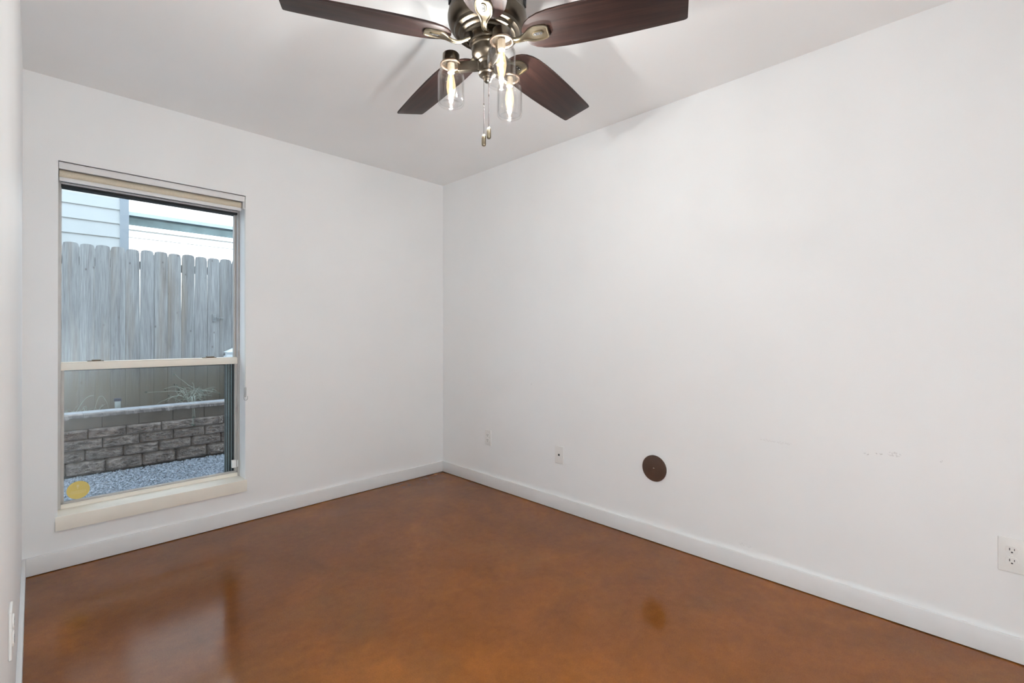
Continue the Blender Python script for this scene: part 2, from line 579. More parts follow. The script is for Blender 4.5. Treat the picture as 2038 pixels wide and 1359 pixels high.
FL, FR = -2.40, -1.495                      # frame outer edges, tucked behind the drywall
part('window_frame', M['vinyl_w'], [
    ((FL, 0.121, 0.24), (-2.3605, 0.20, 2.05)), ((-1.5405, 0.121, 0.24), (FR, 0.20, 2.05)),
    ((-2.3605, 0.122, 1.970), (-1.5405, 0.20, 2.05)), ((-1.5405, 0.117, 0.275), (-1.5375, 0.121, 1.95))])
part('frame_foot', M['sill'], [((-2.3605, 0.1215, 0.24), (-1.5405, 0.20, 0.2785)), ((-2.3605, 0.1215, 0.2785), (-1.5405, 0.128, 0.284))])
part('head_strip', M['aluminium'], [((-2.3605, 0.120, 1.949), (-1.5405, 0.14, 1.957))], bev=0.0015)
part('head_gap_shadow', M['gap_shadow'], [((-2.3605, 0.134, 1.937), (-1.5405, 0.195, 1.949)), ((-2.3605, 0.130, 1.957), (-1.5405, 0.16, 1.970))], bev=0.0)  # dark strips paint the shadowed gap below the roller shade
part('upper_sash', M['vinyl'], [
    ((-2.3605, 0.155, 1.0), (-2.357, 0.19, 1.937)), ((-1.552, 0.155, 1.0), (-1.5405, 0.19, 1.937)),
    ((-2.3605, 0.158, 0.995), (-1.5405, 0.19, 1.022))])
low = part('lower_sash', M['vinyl'], [
    ((-2.3605, 0.132, 0.284), (-2.3475, 0.156, 0.98)), ((-1.5535, 0.132, 0.284), (-1.5405, 0.156, 0.98)),
    ((-2.3605, 0.132, 0.278), (-1.5405, 0.156, 0.292))])
part('meeting_rail', M['sill'], [((-2.3605, 0.126, 0.979), (-1.5405, 0.158, 1.0165)),
                                 ((-2.3605, 0.130, 1.0165), (-1.5405, 0.158, 1.022))], low)
bm = bm_new()
box(bm, (-2.358, 0.171, 1.02), (-1.551, 0.175, 1.94))
obj('upper_pane', bm, M['pane'], win)
bm = bm_new()
box(bm, (-2.348, 0.146, 0.291), (-1.553, 0.150, 0.98))
obj('lower_pane', bm, M['pane'], win)
for xa, xb in ((-2.2574, -2.1902), (-1.7291, -1.6565)):
    bm = bm_new()
    box(bm, (xa, 0.132, 1.021), (xb, 0.156, 1.0255), 0.001)
    box(bm, (xa + 0.018, 0.128, 1.0255), (xb - 0.012, 0.148, 1.031), 0.002)
    obj('sash_lock', bm, M['bronze_lock'], win, R(40))
scr = part('screen_frame', M['screen_frame'], [
    ((-1.600, 0.176, 0.28), (-1.542, 0.186, 0.985)), ((-2.365, 0.178, 0.28), (-2.352, 0.186, 0.985)),
    ((-2.365, 0.178, 0.972), (-1.542, 0.186, 0.985))])
bm = bm_new()
box(bm, (-2.353, 0.181, 0.285), (-1.598, 0.1815, 0.975))
obj('screen_mesh', bm, M['screen'], win)
for xa, w, yy in ((-1.5985, 0.002, 0.1745), (-1.5905, 0.003, 0.1735), (-1.579, 0.004, 0.1735), (-1.5645, 0.004, 0.1735)):
    bm = bm_new()
    for k in range(116):                     # row of small cells, as on a perforated spacer
        z = 0.285 + k * 0.006
        box(bm, (xa, yy, z), (xa + w, yy + 0.003, z + 0.0042))
    obj('spacer_strip', bm, M['spacer'], win)
# stool: flat painted board under the opening
bm = bm_new()
box(bm, (-2.383, -0.015, 0.1915), (-1.5235, 0.0, 0.262), 0.002)
box(bm, (WX0, -0.012, 0.250), (WX1, 0.121, 0.2622), 0.0008)
obj('window_sill', bm, M['sill'], win, R(40))

# ------------------------------------------------------------------ roller shade, rolled up at the top of the opening
sh = thing('roller_shade', 'rolled up beige roller shade under a white head rail in the window top', 'roller shade',
           ((WX0 + WX1) / 2, 0.05, WZ1 - 0.002))
sx = (WX1 - WX0) / 2 - 0.0025
bm = bm_new()
box(bm, (-sx, -0.045, -0.036), (sx, -0.041, 0.0), 0.001)
box(bm, (-sx, -0.045, -0.004), (sx, 0.045, 0.0), 0.001)
box(bm, (-sx, -0.0465, -0.0365), (sx, -0.039, -0.030), 0.002)
obj('head_rail', bm, M['aluminium'], sh, R(40))
bm = bm_new()
prof = []
for k in range(25):
    a = PI * 2 * k / 24
    prof.append((0.0225 * math.cos(a), 0.0225 * math.sin(a)))
n0 = [bm.verts.new((-sx + 0.002, y, z - 0.053)) for y, z in prof[:-1]]
n1 = [bm.verts.new((sx - 0.014, y, z - 0.053)) for y, z in prof[:-1]]
bm.faces.new(n0)
bm.faces.new(list(reversed(n1)))
for k in range(24):
    bm.faces.new((n0[k], n0[(k + 1) % 24], n1[(k + 1) % 24], n1[k]))
obj('fabric_roll', bm, M['fabric'], sh, R(40))
bm = bm_new()
box(bm, (-sx + 0.002, -0.022, -0.091), (sx - 0.014, -0.008, -0.071), 0.003)
obj('hem_bar', bm, M['aluminium'], sh, R(40))
bm = bm_new()
box(bm, (sx - 0.010, -0.044, -0.075), (sx - 0.002, 0.04, -0.004), 0.002)
box(bm, (sx - 0.012, -0.052, -0.082), (sx + 0.004, -0.040, -0.074), 0.001)
obj('end_bracket', bm, M['aluminium'], sh, R(40))
bm = bm_new()
for dx in (-0.0045, 0.0):
    tube(bm, [(sx + 0.001 + dx, -0.052, -0.02), (sx + 0.001 + dx, -0.053, -0.6), (sx + 0.003 + dx, -0.0535, -1.2)], 0.0011, 6)
cord = obj('pull_cord', bm, M['plastic'], sh, R(60))
bm = bm_new()
box(bm, (sx - 0.006, -0.062, -1.255), (sx + 0.005, -0.049, -1.195), 0.003)
pts = [(sx + 0.001 + 0.010 * math.cos(a), -0.062, -1.262 + 0.013 * math.sin(a)) for a in [PI * (1 + k / 10) for k in range(11)]]
tube(bm, [(sx - 0.009, -0.062, -1.24)] + pts + [(sx + 0.011, -0.062, -1.25)], 0.0018, 6)
obj('cord_hook', bm, M['latch'], cord, R(50))

# ------------------------------------------------------------------ small things on the window
st = thing('window_sticker', 'oval gold sticker in the bottom left corner of the window pane', 'sticker', (-2.2915, 0.1455, 0.341))
bm = bm_new()
el = [(0.046 * math.cos(2 * PI * k / 48), 0.047 * math.sin(2 * PI * k / 48)) for k in range(48)]
prism(bm, el, 0.0, 0.0006)
o = obj('sticker_face', bm, M['gold'], st)
o.rotation_euler = (R(90), 0, 0)
bm = bm_new()
prism(bm, [(0.005 * math.cos(2 * PI * k / 16) - 0.002, 0.007 * math.sin(2 * PI * k / 16) + 0.022) for k in range(16)], 0.0, 0.0009)
box(bm, (-0.0035, 0.006, 0.0), (-0.0005, 0.018, 0.0009))
for zz, w in ((-0.004, 0.030), (-0.010, 0.033), (-0.016, 0.030)):
    box(bm, (-w, zz - 0.0016, 0.0), (w, zz, 0.0009))
o = obj('sticker_print', bm, M['gold_print'], st)
o.rotation_euler = (R(90), 0, 0)
o.location = (0, -0.0004, 0)

sn = thing('window_sensor', 'small white two piece contact sensor low on the right window jamb', 'sensor', (-1.556, 0.12, 0.32))
bm = bm_new()
box(bm, (-0.0195, -0.014, 0.0), (0.004, 0.008, 0.048), 0.003)
obj('sensor_body', bm, M['plastic'], sn, R(40))
bm = bm_new()
box(bm, (0.008, -0.010, 0.002), (0.0155, 0.004, 0.045), 0.002)
obj('sensor_magnet', bm, M['plastic'], sn, R(40))

# ------------------------------------------------------------------ wall plates (built facing -X, then turned)
def duplex_face(cz):
    bm = bm_new()
    out = []
    for k in range(40):
        a = 2 * PI * k / 40
        out.append((max(-0.0145, min(0.0145, 0.0172 * math.cos(a))), 0.0172 * math.sin(a)))
    # flattened at top and bottom like a real receptacle
    out = [(0.0172 * math.cos(2 * PI * k / 40), max(-0.0142, min(0.0142, 0.0172 * math.sin(2 * PI * k / 40)))) for k in range(40)]
    lo = [bm.verts.new((-0.0055, y, z + cz)) for y, z in out]
    hi = [bm.verts.new((-0.0085, y * 0.97, z * 0.97 + cz)) for y, z in out]
    bm.faces.new(hi)
    for k in range(40):
        j = (k + 1) % 40
        bm.faces.new((lo[k], lo[j], hi[j], hi[k]))
    box(bm, (-0.0090, 0.0047, cz - 0.001), (-0.0084, 0.0072, cz + 0.0078), mi=1)
    box(bm, (-0.0090, -0.0072, cz + 0.0004), (-0.0084, -0.0050, cz + 0.0072), mi=1)
    box(bm, (-0.0090, -0.0026, cz - 0.0090), (-0.0084, 0.0026, cz - 0.0045), 0.0, mi=1)
    return bm

def plate_bm(w, h, t=0.006):
    bm = bm_new()
    box(bm, (-t, -w / 2, -h / 2), (0.0, w / 2, h / 2), 0.003, 3)
    return bm

def screw_bm(x, z, r=0.003):
    bm = bm_new()
    lathe(bm, [(r, 0.0), (r, -0.0012), (r * 0.7, -0.0018), (0, -0.0018)], 12, (x, 0, z), axis='X')
    return bm

def outlet(label, loc, rotz, w=0.070, h=0.118, group='duplex wall outlets'):
    t = thing('wall_outlet', label, 'outlet', loc, rotz, group)
    obj('cover_plate', plate_bm(w, h), M['plastic'], t, R(40))
    for cz in (0.0195, -0.0195):
        obj('receptacle', duplex_face(cz), [M['plastic_face'], M['dark']], t)
    obj('plate_screw', screw_bm(-0.006, 0.0, 0.0028), M['plastic_face'], t)
    return t

outlet('white duplex outlet low on the right wall, nearest the room corner', (0.0, -0.5750, 0.3745), 0.0)
outlet('large white duplex outlet at the right edge of the picture, cut by the frame', (0.0, -3.3432, 0.3760), 0.0, h=0.122)
outlet('white duplex outlet on the left wall seen almost edge on', (XL, -1.70, 0.497), PI, w=0.066, h=0.108)

cp = thing('cable_plate', 'white cable wall plate with one dark square jack, between outlet and brown disc', 'wall plate', (0.0, -1.2748, 0.3665))
obj('cover_plate', plate_bm(0.070, 0.115), M['plastic'], cp, R(40))
bm = bm_new()
box(bm, (-0.0068, -0.0065, -0.0065), (-0.005, 0.0065, 0.0065), 0.0005)
obj('jack', bm, M['dark'], cp)
for z in (0.042, -0.042):
    obj('plate_screw', screw_bm(-0.006, z, 0.0024), M['plastic_face'], cp)

dc = thing('cover_disc', 'round dark brown cover disc with a centre screw on the right wall', 'cover plate', (0.0, -1.9590, 0.4125))
bm = bm_new()
lathe(bm, [(0.0, 0.0), (0.073, 0.0), (0.0735, -0.004), (0.072, -0.0065), (0.069, -0.0072), (0.0, -0.0078)], 64, axis='X')
obj('disc', bm, M['brown'], dc, R(35))
obj('centre_screw', screw_bm(-0.0078, 0.0, 0.0045), M['chrome'], dc, R(40))

# ------------------------------------------------------------------ ceiling fan
fan = thing('ceiling_fan', 'five blade walnut and antique brass ceiling fan with three jar lights', 'ceiling fan', (FX, FY, H))
DZ = -H                                   # heights below are given above the floor
def fl(bm, prof, seg=64):
    lathe(bm, [(r, z + DZ) for r, z in prof], seg)

bm = bm_new()
fl(bm, [(0.0, 2.205), (0.074, 2.205), (0.076, 2.200), (0.084, 2.200), (0.086, 2.206), (0.092, 2.209), (0.098, 2.209),
        (0.101, 2.216), (0.110, 2.219), (0.113, 2.219), (0.117, 2.228), (0.124, 2.232), (0.129, 2.236), (0.134, 2.246),
        (0.1375, 2.258), (0.1385, 2.268), (0.1365, 2.272), (0.1365, 2.280), (0.134, 2.284), (0.132, 2.335), (0.127, 2.352),
        (0.116, 2.362), (0.112, 2.368), (0.112, 2.425), (0.116, 2.44), (0.0, 2.44)], 72)
mot = obj('motor_housing', bm, M['brass'], fan, R(28))
for k in range(10):                        # vent slots round the side
    bm = bm_new()
    for q in range(3):
        box(bm, (0.131, -0.011 + q * 0.008, 2.292 + DZ), (0.1375, -0.005 + q * 0.008, 2.328 + DZ), 0.0015)
    v = obj('motor_vent', bm, M['dark'], mot)
    v.rotation_euler = (0, 0, 2 * PI * k / 10 + 0.21)

bm = bm_new()
fl(bm, [(0.0, 2.206), (0.0625, 2.206), (0.0635, 2.203), (0.0635, 2.180), (0.0615, 2.177), (0.0, 2.177)], 60)
for k in range(10):
    a = 2 * PI * k / 10
    c, s = math.cos(a), math.sin(a)
    r0, r1 = 0.0632, 0.0642
    t = 0.0006
    q = [(c * r0 - s * t, s * r0 + c * t), (c * r1 - s * t, s * r1 + c * t), (c * r1 + s * t, s * r1 - c * t), (c * r0 + s * t, s * r0 - c * t)]
    prism(bm, q, 2.181 + DZ, 2.202 + DZ, 1)
obj('blade_hub', bm, [M['brass'], M['dark']], fan, R(30))

bm = bm_new()
fl(bm, [(0.0, 2.180), (0.056, 2.180), (0.0575, 2.176), (0.0575, 2.166), (0.0545, 2.163), (0.0545, 2.146), (0.052, 2.139),
        (0.044, 2.130), (0.034, 2.124), (0.0325, 2.119), (0.029, 2.117), (0.026, 2.112), (0.0275, 2.106), (0.0275, 2.084),
        (0.0305, 2.081), (0.0315, 2.077), (0.029, 2.072), (0.021, 2.069), (0.0165, 2.066), (0.0165, 2.062), (0.012, 2.058),
        (0.0115, 2.052), (0.008, 2.048), (0.0, 2.046)], 56)
obj('switch_housing', bm, M['brass'], fan, R(35))

# blades: root rounded, widest a third of the way out, tip cut straight
PH = -1.1076
TILT = -0.241
def blade_outline():
    tab = [(0.128, 0.0), (0.130, 0.016), (0.136, 0.031), (0.148, 0.046), (0.165, 0.058), (0.192, 0.0675), (0.225, 0.0735),
           (0.27, 0.0765), (0.33, 0.0775), (0.40, 0.0765), (0.48, 0.0740), (0.56, 0.0702), (0.62, 0.0672), (0.650, 0.0656),
           (0.6585, 0.0630), (0.661, 0.0580)]
    return [(r, s) for r, s in tab] + [(r, -s) for r, s in reversed(tab[1:])]

def blade_bm():
    bm = bm_new()
    prism(bm, blade_outline(), -0.003, 0.003)
    fs = [f for f in bm.faces if len(f.verts) > 4]
    es = {e for f in fs for e in f.edges}
    bmesh.ops.bevel(bm, geom=list(es), offset=0.0012, segments=2, profile=0.5, affect='EDGES')
    return bm

def bracket_bm():
    # strap from the hub that spreads into a six sided plate with a raised rim and a long slot
    sec = [(0.060, 0.0115, -0.004), (0.076, 0.0105, -0.010), (0.092, 0.0095, -0.019), (0.108, 0.0092, -0.023), (0.124, 0.0100, -0.022),
           (0.137, 0.0135, -0.0175), (0.147, 0.0200, -0.0135), (0.158, 0.0265, -0.0115), (0.171, 0.0295, -0.0108), (0.186, 0.0300, -0.0105),
           (0.199, 0.0290, -0.0105), (0.209, 0.0265, -0.0105), (0.2165, 0.0225, -0.0105), (0.2205, 0.0175, -0.0105)]
    bm = bm_new()
    rings = []
    for r, w, z in sec:
        rim = min(0.0045, w * 0.35)
        pr = [(-w, 0.0075), (-w - 0.0004, 0.002), (-w + rim * 0.4, -0.0005), (-w + rim, 0.0), (-w + rim * 1.35, 0.0030), (0.0, 0.0034),
              (w - rim * 1.35, 0.0030), (w - rim, 0.0), (w - rim * 0.4, -0.0005), (w + 0.0004, 0.002), (w, 0.0075)]
        rings.append([bm.verts.new((r, y, z + h)) for y, h in pr])
    n = len(rings[0])
    for a, b in zip(rings[:-1], rings[1:]):
        for k in range(n):
            j = (k + 1) % n
            bm.faces.new((a[k], a[j], b[j], b[k]))
    bm.faces.new(rings[0])
    bm.faces.new(list(reversed(rings[-1])))
    # end bar of the rim
    box(bm, (0.2155, -0.019, -0.0112), (0.2212, 0.019, -0.004), 0.0015)
    # slot: raised lip and dark recess
    def oval(hl, hw):
        o = []
        for k in range(12):
            a = -PI / 2 + PI * k / 11
            o.append((0.183 + hl - hw + hw * math.cos(a), hw * math.sin(a)))
        for k in range(12):
            a = PI / 2 + PI * k / 11
            o.append((0.183 - hl + hw + hw * math.cos(a), hw * math.sin(a)))
        return o
    prism(bm, oval(0.0185, 0.0078), -0.0098, -0.0068, 0)
    prism(bm, oval(0.0155, 0.0052), -0.0102, -0.0090, 1)
    for dx in (-0.008, 0.008):
        lathe(bm, [(0.0028, -0.0100), (0.0028, -0.0108), (0, -0.0112)], 10, (0.183 + dx, 0, 0), mi=2)
    return bm

for k in range(5):
    b = obj('blade', blade_bm(), M['blade'], fan, R(40), (0, 0, FZ - H))
    b.rotation_euler = (TILT, 0, PH + k * 2 * PI / 5)
    obj('blade_bracket', bracket_bm(), [M['brass_l'], M['dark'], M['chrome']], b, R(45))

# light kit: three arms, each with socket cup, jar and bulb
JR = 0.130
JA = -0.79273 - R(66.4)                     # direction of the jar nearest the camera
def jar_profile():
    outer = [(0.0365, 2.121), (0.0385, 2.119), (0.0385, 2.113), (0.0370, 2.111), (0.0395, 2.108), (0.0395, 2.104), (0.0372, 2.101),
             (0.0392, 2.098), (0.0388, 2.094), (0.0405, 2.090), (0.0445, 2.084), (0.0462, 2.076), (0.0462, 1.990), (0.0452, 1.981),
             (0.0420, 1.9765), (0.0385, 1.9765), (0.0360, 1.979), (0.0, 1.980)]
    inner = [(0.0, 1.9845), (0.0375, 1.9835), (0.0415, 1.986), (0.0432, 1.993), (0.0434, 2.075), (0.0415, 2.082), (0.0370, 2.089),
             (0.0352, 2.095), (0.0352, 2.119)]
    return outer + inner
for k in range(3):
    a = JA + k * 2 * PI / 3
    bm = bm_new()
    box(bm, (0.026, -0.0095, 2.092 + DZ), (0.104, 0.0095, 2.124 + DZ), 0.002)
    box(bm, (0.024, -0.0115, 2.089 + DZ), (0.034, 0.0115, 2.127 + DZ), 0.002)
    arm = obj('light_arm', bm, M['brass'], fan, R(40))
    arm.rotation_euler = (0, 0, a)
    def jl(name, prof, mats, seg=40, closed=False, sm=R(40)):
        bm = bm_new()
        lathe(bm, [(r, z + DZ) for r, z in prof], seg, (JR, 0, 0), closed)
        return obj(name, bm, mats, arm, sm)
    jl('socket_cup', [(0.0, 2.156), (0.027, 2.156), (0.0295, 2.153), (0.0300, 2.128), (0.0325, 2.1255), (0.0325, 2.122), (0.0, 2.122)], M['brass'])
    jl('jar_ring', [(0.031, 2.1225), (0.0368, 2.1215), (0.0385, 2.118), (0.0375, 2.115), (0.034, 2.115), (0.031, 2.118)], M['copper'], closed=True)
    jl('glass_jar', jar_profile(), M['jar'], 48, sm=R(50))
    jl('lamp_socket', [(0.0, 2.122), (0.0125, 2.122), (0.0130, 2.098), (0.0115, 2.090), (0.0, 2.090)], M['lamp_socket'])
    jl('bulb', [(0.0, 2.092), (0.0085, 2.091), (0.0095, 2.082), (0.0130, 2.066), (0.0158, 2.049), (0.0160, 2.038), (0.0140, 2.022),
                (0.0095, 2.006), (0.0045, 1.995), (0.0, 1.992)], M['bulb'], 28)
    bm = bm_new()
    for q in range(4):
        g = PI / 4 + q * PI / 2
        x, y = JR + 0.0045 * math.cos(g), 0.0045 * math.sin(g)
        tube(bm, [(JR + 0.002 * math.cos(g), 0.002 * math.sin(g), 2.080 + DZ), (x, y, 2.062 + DZ), (x, y, 2.028 + DZ),
                  (JR + 0.002 * math.cos(g), 0.002 * math.sin(g), 2.018 + DZ)], 0.0011, 6)
    obj('filament', bm, M['filament'], arm)
    ld = bpy.data.lights.new('jar_light', 'POINT')
    ld.energy = BULB_W
    ld.color = BULB_COL
    ld.shadow_soft_size = 0.008
    lo = bpy.data.objects.new('jar_light', ld)
    COL.objects.link(lo)
    lo.parent = arm
    lo.location = (JR, 0, 2.044 + DZ)

# pull chains of small beads, each with a long fob
rt = Vector((0.7019, -0.7123))
for off, zb, zc in ((-0.0125, 1.866, 1.972), (0.0050, 1.8915, 2.003)):
    px, py = rt.x * off, rt.y * off
    bm = bm_new()
    z = 2.066
    while z > zb:
        rr = 0.0014 if abs(z - zc) > 0.004 else 0.0026
        lathe(bm, [(0, z + DZ + 0.0016), (rr * 0.8, z + DZ + 0.0009), (rr * 0.8, z + DZ - 0.0009), (0, z + DZ - 0.0016)], 6, (px, py, 0))
        z -= 0.0034
    tube(bm, [(px, py, 2.068 + DZ), (px, py, zb + DZ)], 0.0005, 4)
    ch = obj('pull_chain', bm, M['chain'], fan, R(60))
    bm = bm_new()
    lathe(bm, [(0, zb + 0.002 + DZ), (0.003, zb + 0.001 + DZ), (0.0062, zb - 0.004 + DZ), (0.0078, zb - 0.012 + DZ), (0.0078, zb - 0.034 + DZ),
               (0.0072, zb - 0.038 + DZ), (0.0055, zb - 0.040 + DZ), (0, zb - 0.040 + DZ)], 20, (px, py, 0))
    obj('chain_fob', bm, M['brass_l'], ch, R(40))

# ------------------------------------------------------------------ outside: gravel, retaining wall, fence, houses
GZ = -0.155
bm = bm_new()
box(bm, (-9, 0.22, GZ - 0.3), (7, 2.9, GZ - 0.012))
g = struct(obj('ground_gravel', bm, M['gravel_bed']))
bm = bm_new()
box(bm, (-12, 2.86, GZ - 0.3), (12, 14, 0.372))
struct(obj('ground_soil', bm, M['soil']))

rng = random.Random(3)
verts, faces = [], []
def stone(cx, cy, cz, s):
    b = len(verts)
    ax, ay, az = [rng.uniform(0.55, 1.1) * s for _ in range(3)]
    rot = Matrix.Rotation(rng.uniform(0, 6.28), 3, 'Z') @ Matrix.Rotation(rng.uniform(-0.7, 0.7), 3, 'X')
    base = [(1, 0, -.3), (.2, 1, -.2), (-.9, .5, -.3), (-.6, -.8, -.1), (.5, -.9, -.3), (.5, .2, .8), (-.4, .3, .75), (0, -.5, .7), (0, 0, -.8)]
    for x, y, z in base:
        v = rot @ Vector((x * ax * rng.uniform(.8, 1.2), y * ay * rng.uniform(.8, 1.2), z * az))
        verts.append((v.x + cx, v.y + cy, v.z + cz))
    for f in ((0, 1, 5), (1, 6, 5), (1, 2, 6), (2, 3, 6), (3, 7, 6), (3, 4, 7), (4, 0, 7), (0, 5, 7), (5, 6, 7),
              (1, 0, 8), (2, 1, 8), (3, 2, 8), (4, 3, 8), (0, 4, 8)):
        faces.append(tuple(b + i for i in f))
for i in range(15000):
    x = rng.uniform(-3.0, -0.5)
    y = 2.68 - 1.95 * rng.random() ** 1.25
    stone(x, y, GZ - 0.006 + rng.uniform(-0.006, 0.009), rng.uniform(0.007, 0.014))
me = bpy.data.meshes.new('gravel_stones')
me.from_pydata(verts, [], faces)
me.materials.append(M['gravel'])
gs = bpy.data.objects.new('gravel_stones', me)
COL.objects.link(gs)
gs['kind'] = 'stuff'
tag(gs, 'loose blue grey gravel stones on the side yard ground', 'gravel')

# retaining wall: four rough courses, one smooth course and a cap
rw = thing('retaining_wall', 'low grey split face block retaining wall with pale cap below the fence', 'retaining wall', (-1.5, 2.7, GZ))
rows = [(-0.148, -0.022, 'rough', -2.2518), (-0.022, 0.087, 'rough', -2.118), (0.087, 0.184, 'rough', -1.9954), (0.184, 0.276, 'rough', -2.0986)]
rn = random.Random(11)
def rough_block(bm, x0, x1, z0, z1, yf, depth, rounded):
    nx, nz = 40, 16
    w, h = x1 - x0, z1 - z0
    sd = rn.uniform(0, 50)
    from mathutils import noise as mn
    grid = []
    for j in range(nz + 1):
        row = []
        for i in range(nx + 1):
            u, v = i / nx, j / nz
            x, z = x0 + u * w, z0 + v * h
            e = min(u * w, (1 - u) * w, v * h, (1 - v) * h)
            edge = min(1.0, e / (0.022 if rounded else 0.014))
            d = ((0.35 - abs(mn.noise(Vector((x * 17 + sd, z * 30, sd))))) * 0.034 + (0.3 - abs(mn.noise(Vector((x * 42, z * 70 + sd, 3))))) * 0.024
                 + mn.noise(Vector((x * 120, z * 150 + sd, 8))) * 0.009)
            y = yf - edge * (0.016 + d) + (1 - edge) * (0.012 if rounded else 0.0)
            if rounded:
                k = (1 - min(1, min(u * w, (1 - u) * w) / 0.03))
                z = z0 + h / 2 + (z - z0 - h / 2) * (1 - 0.22 * k * k)
            row.append(bm.verts.new((x, y, z)))
        grid.append(row)
    for j in range(nz):
        for i in range(nx):
            bm.faces.new((grid[j][i], grid[j][i + 1], grid[j + 1][i + 1], grid[j + 1][i]))
    rim = [grid[0][i] for i in range(nx + 1)] + [grid[j][nx] for j in range(1, nz + 1)] + \
          [grid[nz][i] for i in range(nx - 1, -1, -1)] + [grid[j][0] for j in range(nz - 1, 0, -1)]
    back = [bm.verts.new((v.co.x, yf + depth, v.co.z)) for v in rim]
    for k in range(len(rim)):
        j = (k + 1) % len(rim)
        bm.faces.new((rim[k], rim[j], back[j], back[k]))
OX, OY, OZ = -1.5, 2.7, GZ
for z0, z1, kind, xj in rows:
    bm = bm_new()
    rounded = z1 < 0.1
    for k in range(-5, 9):
        xa = xj + k * 0.2795
        rough_block(bm, xa + 0.003 - OX, xa + 0.2765 - OX, z0 + 0.0015 - OZ, z1 - 0.0015 - OZ, rn.uniform(-0.006, 0.006), 0.10, rounded)
    obj('rough_course', bm, M['block'], rw)
bm = bm_new()
for k in range(-5, 9):
    xa = -1.9983 + k * 0.2795
    box(bm, (xa + 0.002 - OX, 0.012, 0.277 - OZ), (xa + 0.2775 - OX, 0.12, 0.386 - OZ), 0.003)
obj('smooth_course', bm, M['block_smooth'], rw, R(40))
bm = bm_new()
from mathutils import noise as mn
for k in range(-4, 7):
    xa = -2.135 + k * 0.42 - OX
    nx = 40
    sec = []
    for i in range(nx + 1):
        x = xa + 0.001 + 0.418 * i / nx
        d = mn.noise(Vector((x * 22, 1.7, k))) * 0.010 + mn.noise(Vector((x * 75, 4.7, k))) * 0.006
        d2 = mn.noise(Vector((x * 30, 9.7, k))) * 0.014 + mn.noise(Vector((x * 90, 2.7, k))) * 0.008
        sec.append([bm.verts.new((x, yy, zz - OZ)) for yy, zz in
                    ((0.16, 0.432), (-0.028 + d * 0.3, 0.432), (-0.040 + d, 0.420), (-0.030 + d2, 0.392 + d2), (0.0, 0.386), (0.16, 0.386))])
    for a, b in zip(sec[:-1], sec[1:]):
        for q in range(6):
            j = (q + 1) % 6
            bm.faces.new((a[q], a[j], b[j], b[q])).material_index = 1 if q in (1, 2, 3) else 0
    bm.faces.new(sec[0])
    bm.faces.new(list(reversed(sec[-1])))
obj('cap_stone', bm, [M['cap'], M['cap_face']], rw)

# fence of dog eared pickets
fe = thing('wooden_fence', 'weathered grey dog eared board fence behind the retaining wall', 'fence', (-1.5, 3.15, 0.372))
edges = [-2.266, -2.14, -2.021, -1.9, -1.779, -1.658, -1.537, -1.412, -1.287, -1.158, -1.035, -0.908, -0.783]
tops = [2.088, 2.084, 2.086, 2.086, 2.076, 2.081, 2.080, 2.073, 2.078, 2.069, 2.066, 2.069]
gaps = [0.004, 0.003, 0.004, 0.004, 0.003, 0.009, 0.003, 0.003, 0.010, 0.007, 0.005, 0.003, 0.004]     # at each left edge, on top
while edges[0] > -5.5:
    edges.insert(0, edges[0] - 0.122)
    tops.insert(0, 2.087 + rn.uniform(-0.006, 0.006))
    gaps.insert(0, 0.004)
while edges[-1] < 2.6:
    edges.append(edges[-1] + 0.124)
    tops.append(2.066 + rn.uniform(-0.006, 0.006))
    gaps.append(0.004)
for i in range(len(edges) - 1):
    x0, x1, zt = edges[i], edges[i + 1], tops[i]
    gl, gr = gaps[i] / 2, gaps[i + 1] / 2
    z0 = 0.372
    c = 0.026
    out = [(x0 + 0.0006, z0), (x1 - 0.0006, z0), (x1 - 0.0012, zt - 0.75), (x1 - gr, zt - c - 0.02), (x1 - gr - c * 0.28, zt - c * 0.42),
           (x1 - gr - c, zt - 0.002), ((x0 + x1) / 2, zt + 0.001), (x0 + gl + c, zt - 0.002), (x0 + gl + c * 0.28, zt - c * 0.42),
           (x0 + gl, zt - c - 0.02), (x0 + 0.0012, zt - 0.75)]
    bm = bm_new()
    yj = rn.uniform(-0.003, 0.003)
    f = [bm.verts.new((x + 1.5, yj, z - 0.372)) for x, z in out]
    b = [bm.verts.new((x + 1.5, 0.017 + yj, z - 0.372)) for x, z in out]
    bm.faces.new(f)
    bm.faces.new(list(reversed(b)))
    for q in range(len(out)):
        j = (q + 1) % len(out)
        bm.faces.new((f[q], b[q], b[j], f[j]))
    obj('picket', bm, M['fence'], fe)
for zr in (1.50, 0.85, 0.12):
    bm = bm_new()
    box(bm, (-4.0, 0.022, zr), (4.1, 0.06, zr + 0.085), 0.003)
    obj('rail', bm, M['fence'], fe)

lt = thing('fence_latch', 'small metal latch with a thin rod on the fence boards at right', 'latch', (-0.9665, 3.146, 1.365))
bm = bm_new()
box(bm, (-0.019, -0.012, -0.045), (0.019, 0.0, 0.045), 0.004)
box(bm, (-0.012, -0.026, -0.010), (0.014, -0.012, 0.020), 0.004)
obj('latch_plate', bm, M['latch'], lt, R(40))
bm = bm_new()
for k in range(4):
    box(bm, (0.022 + k * 0.019, -0.016, -0.006), (0.034 + k * 0.019, -0.006, 0.004), 0.002)
tube(bm, [(0.0, -0.011, -0.001), (0.095, -0.011, -0.003)], 0.0022, 6)
obj('latch_rod', bm, M['latch'], lt, R(40))

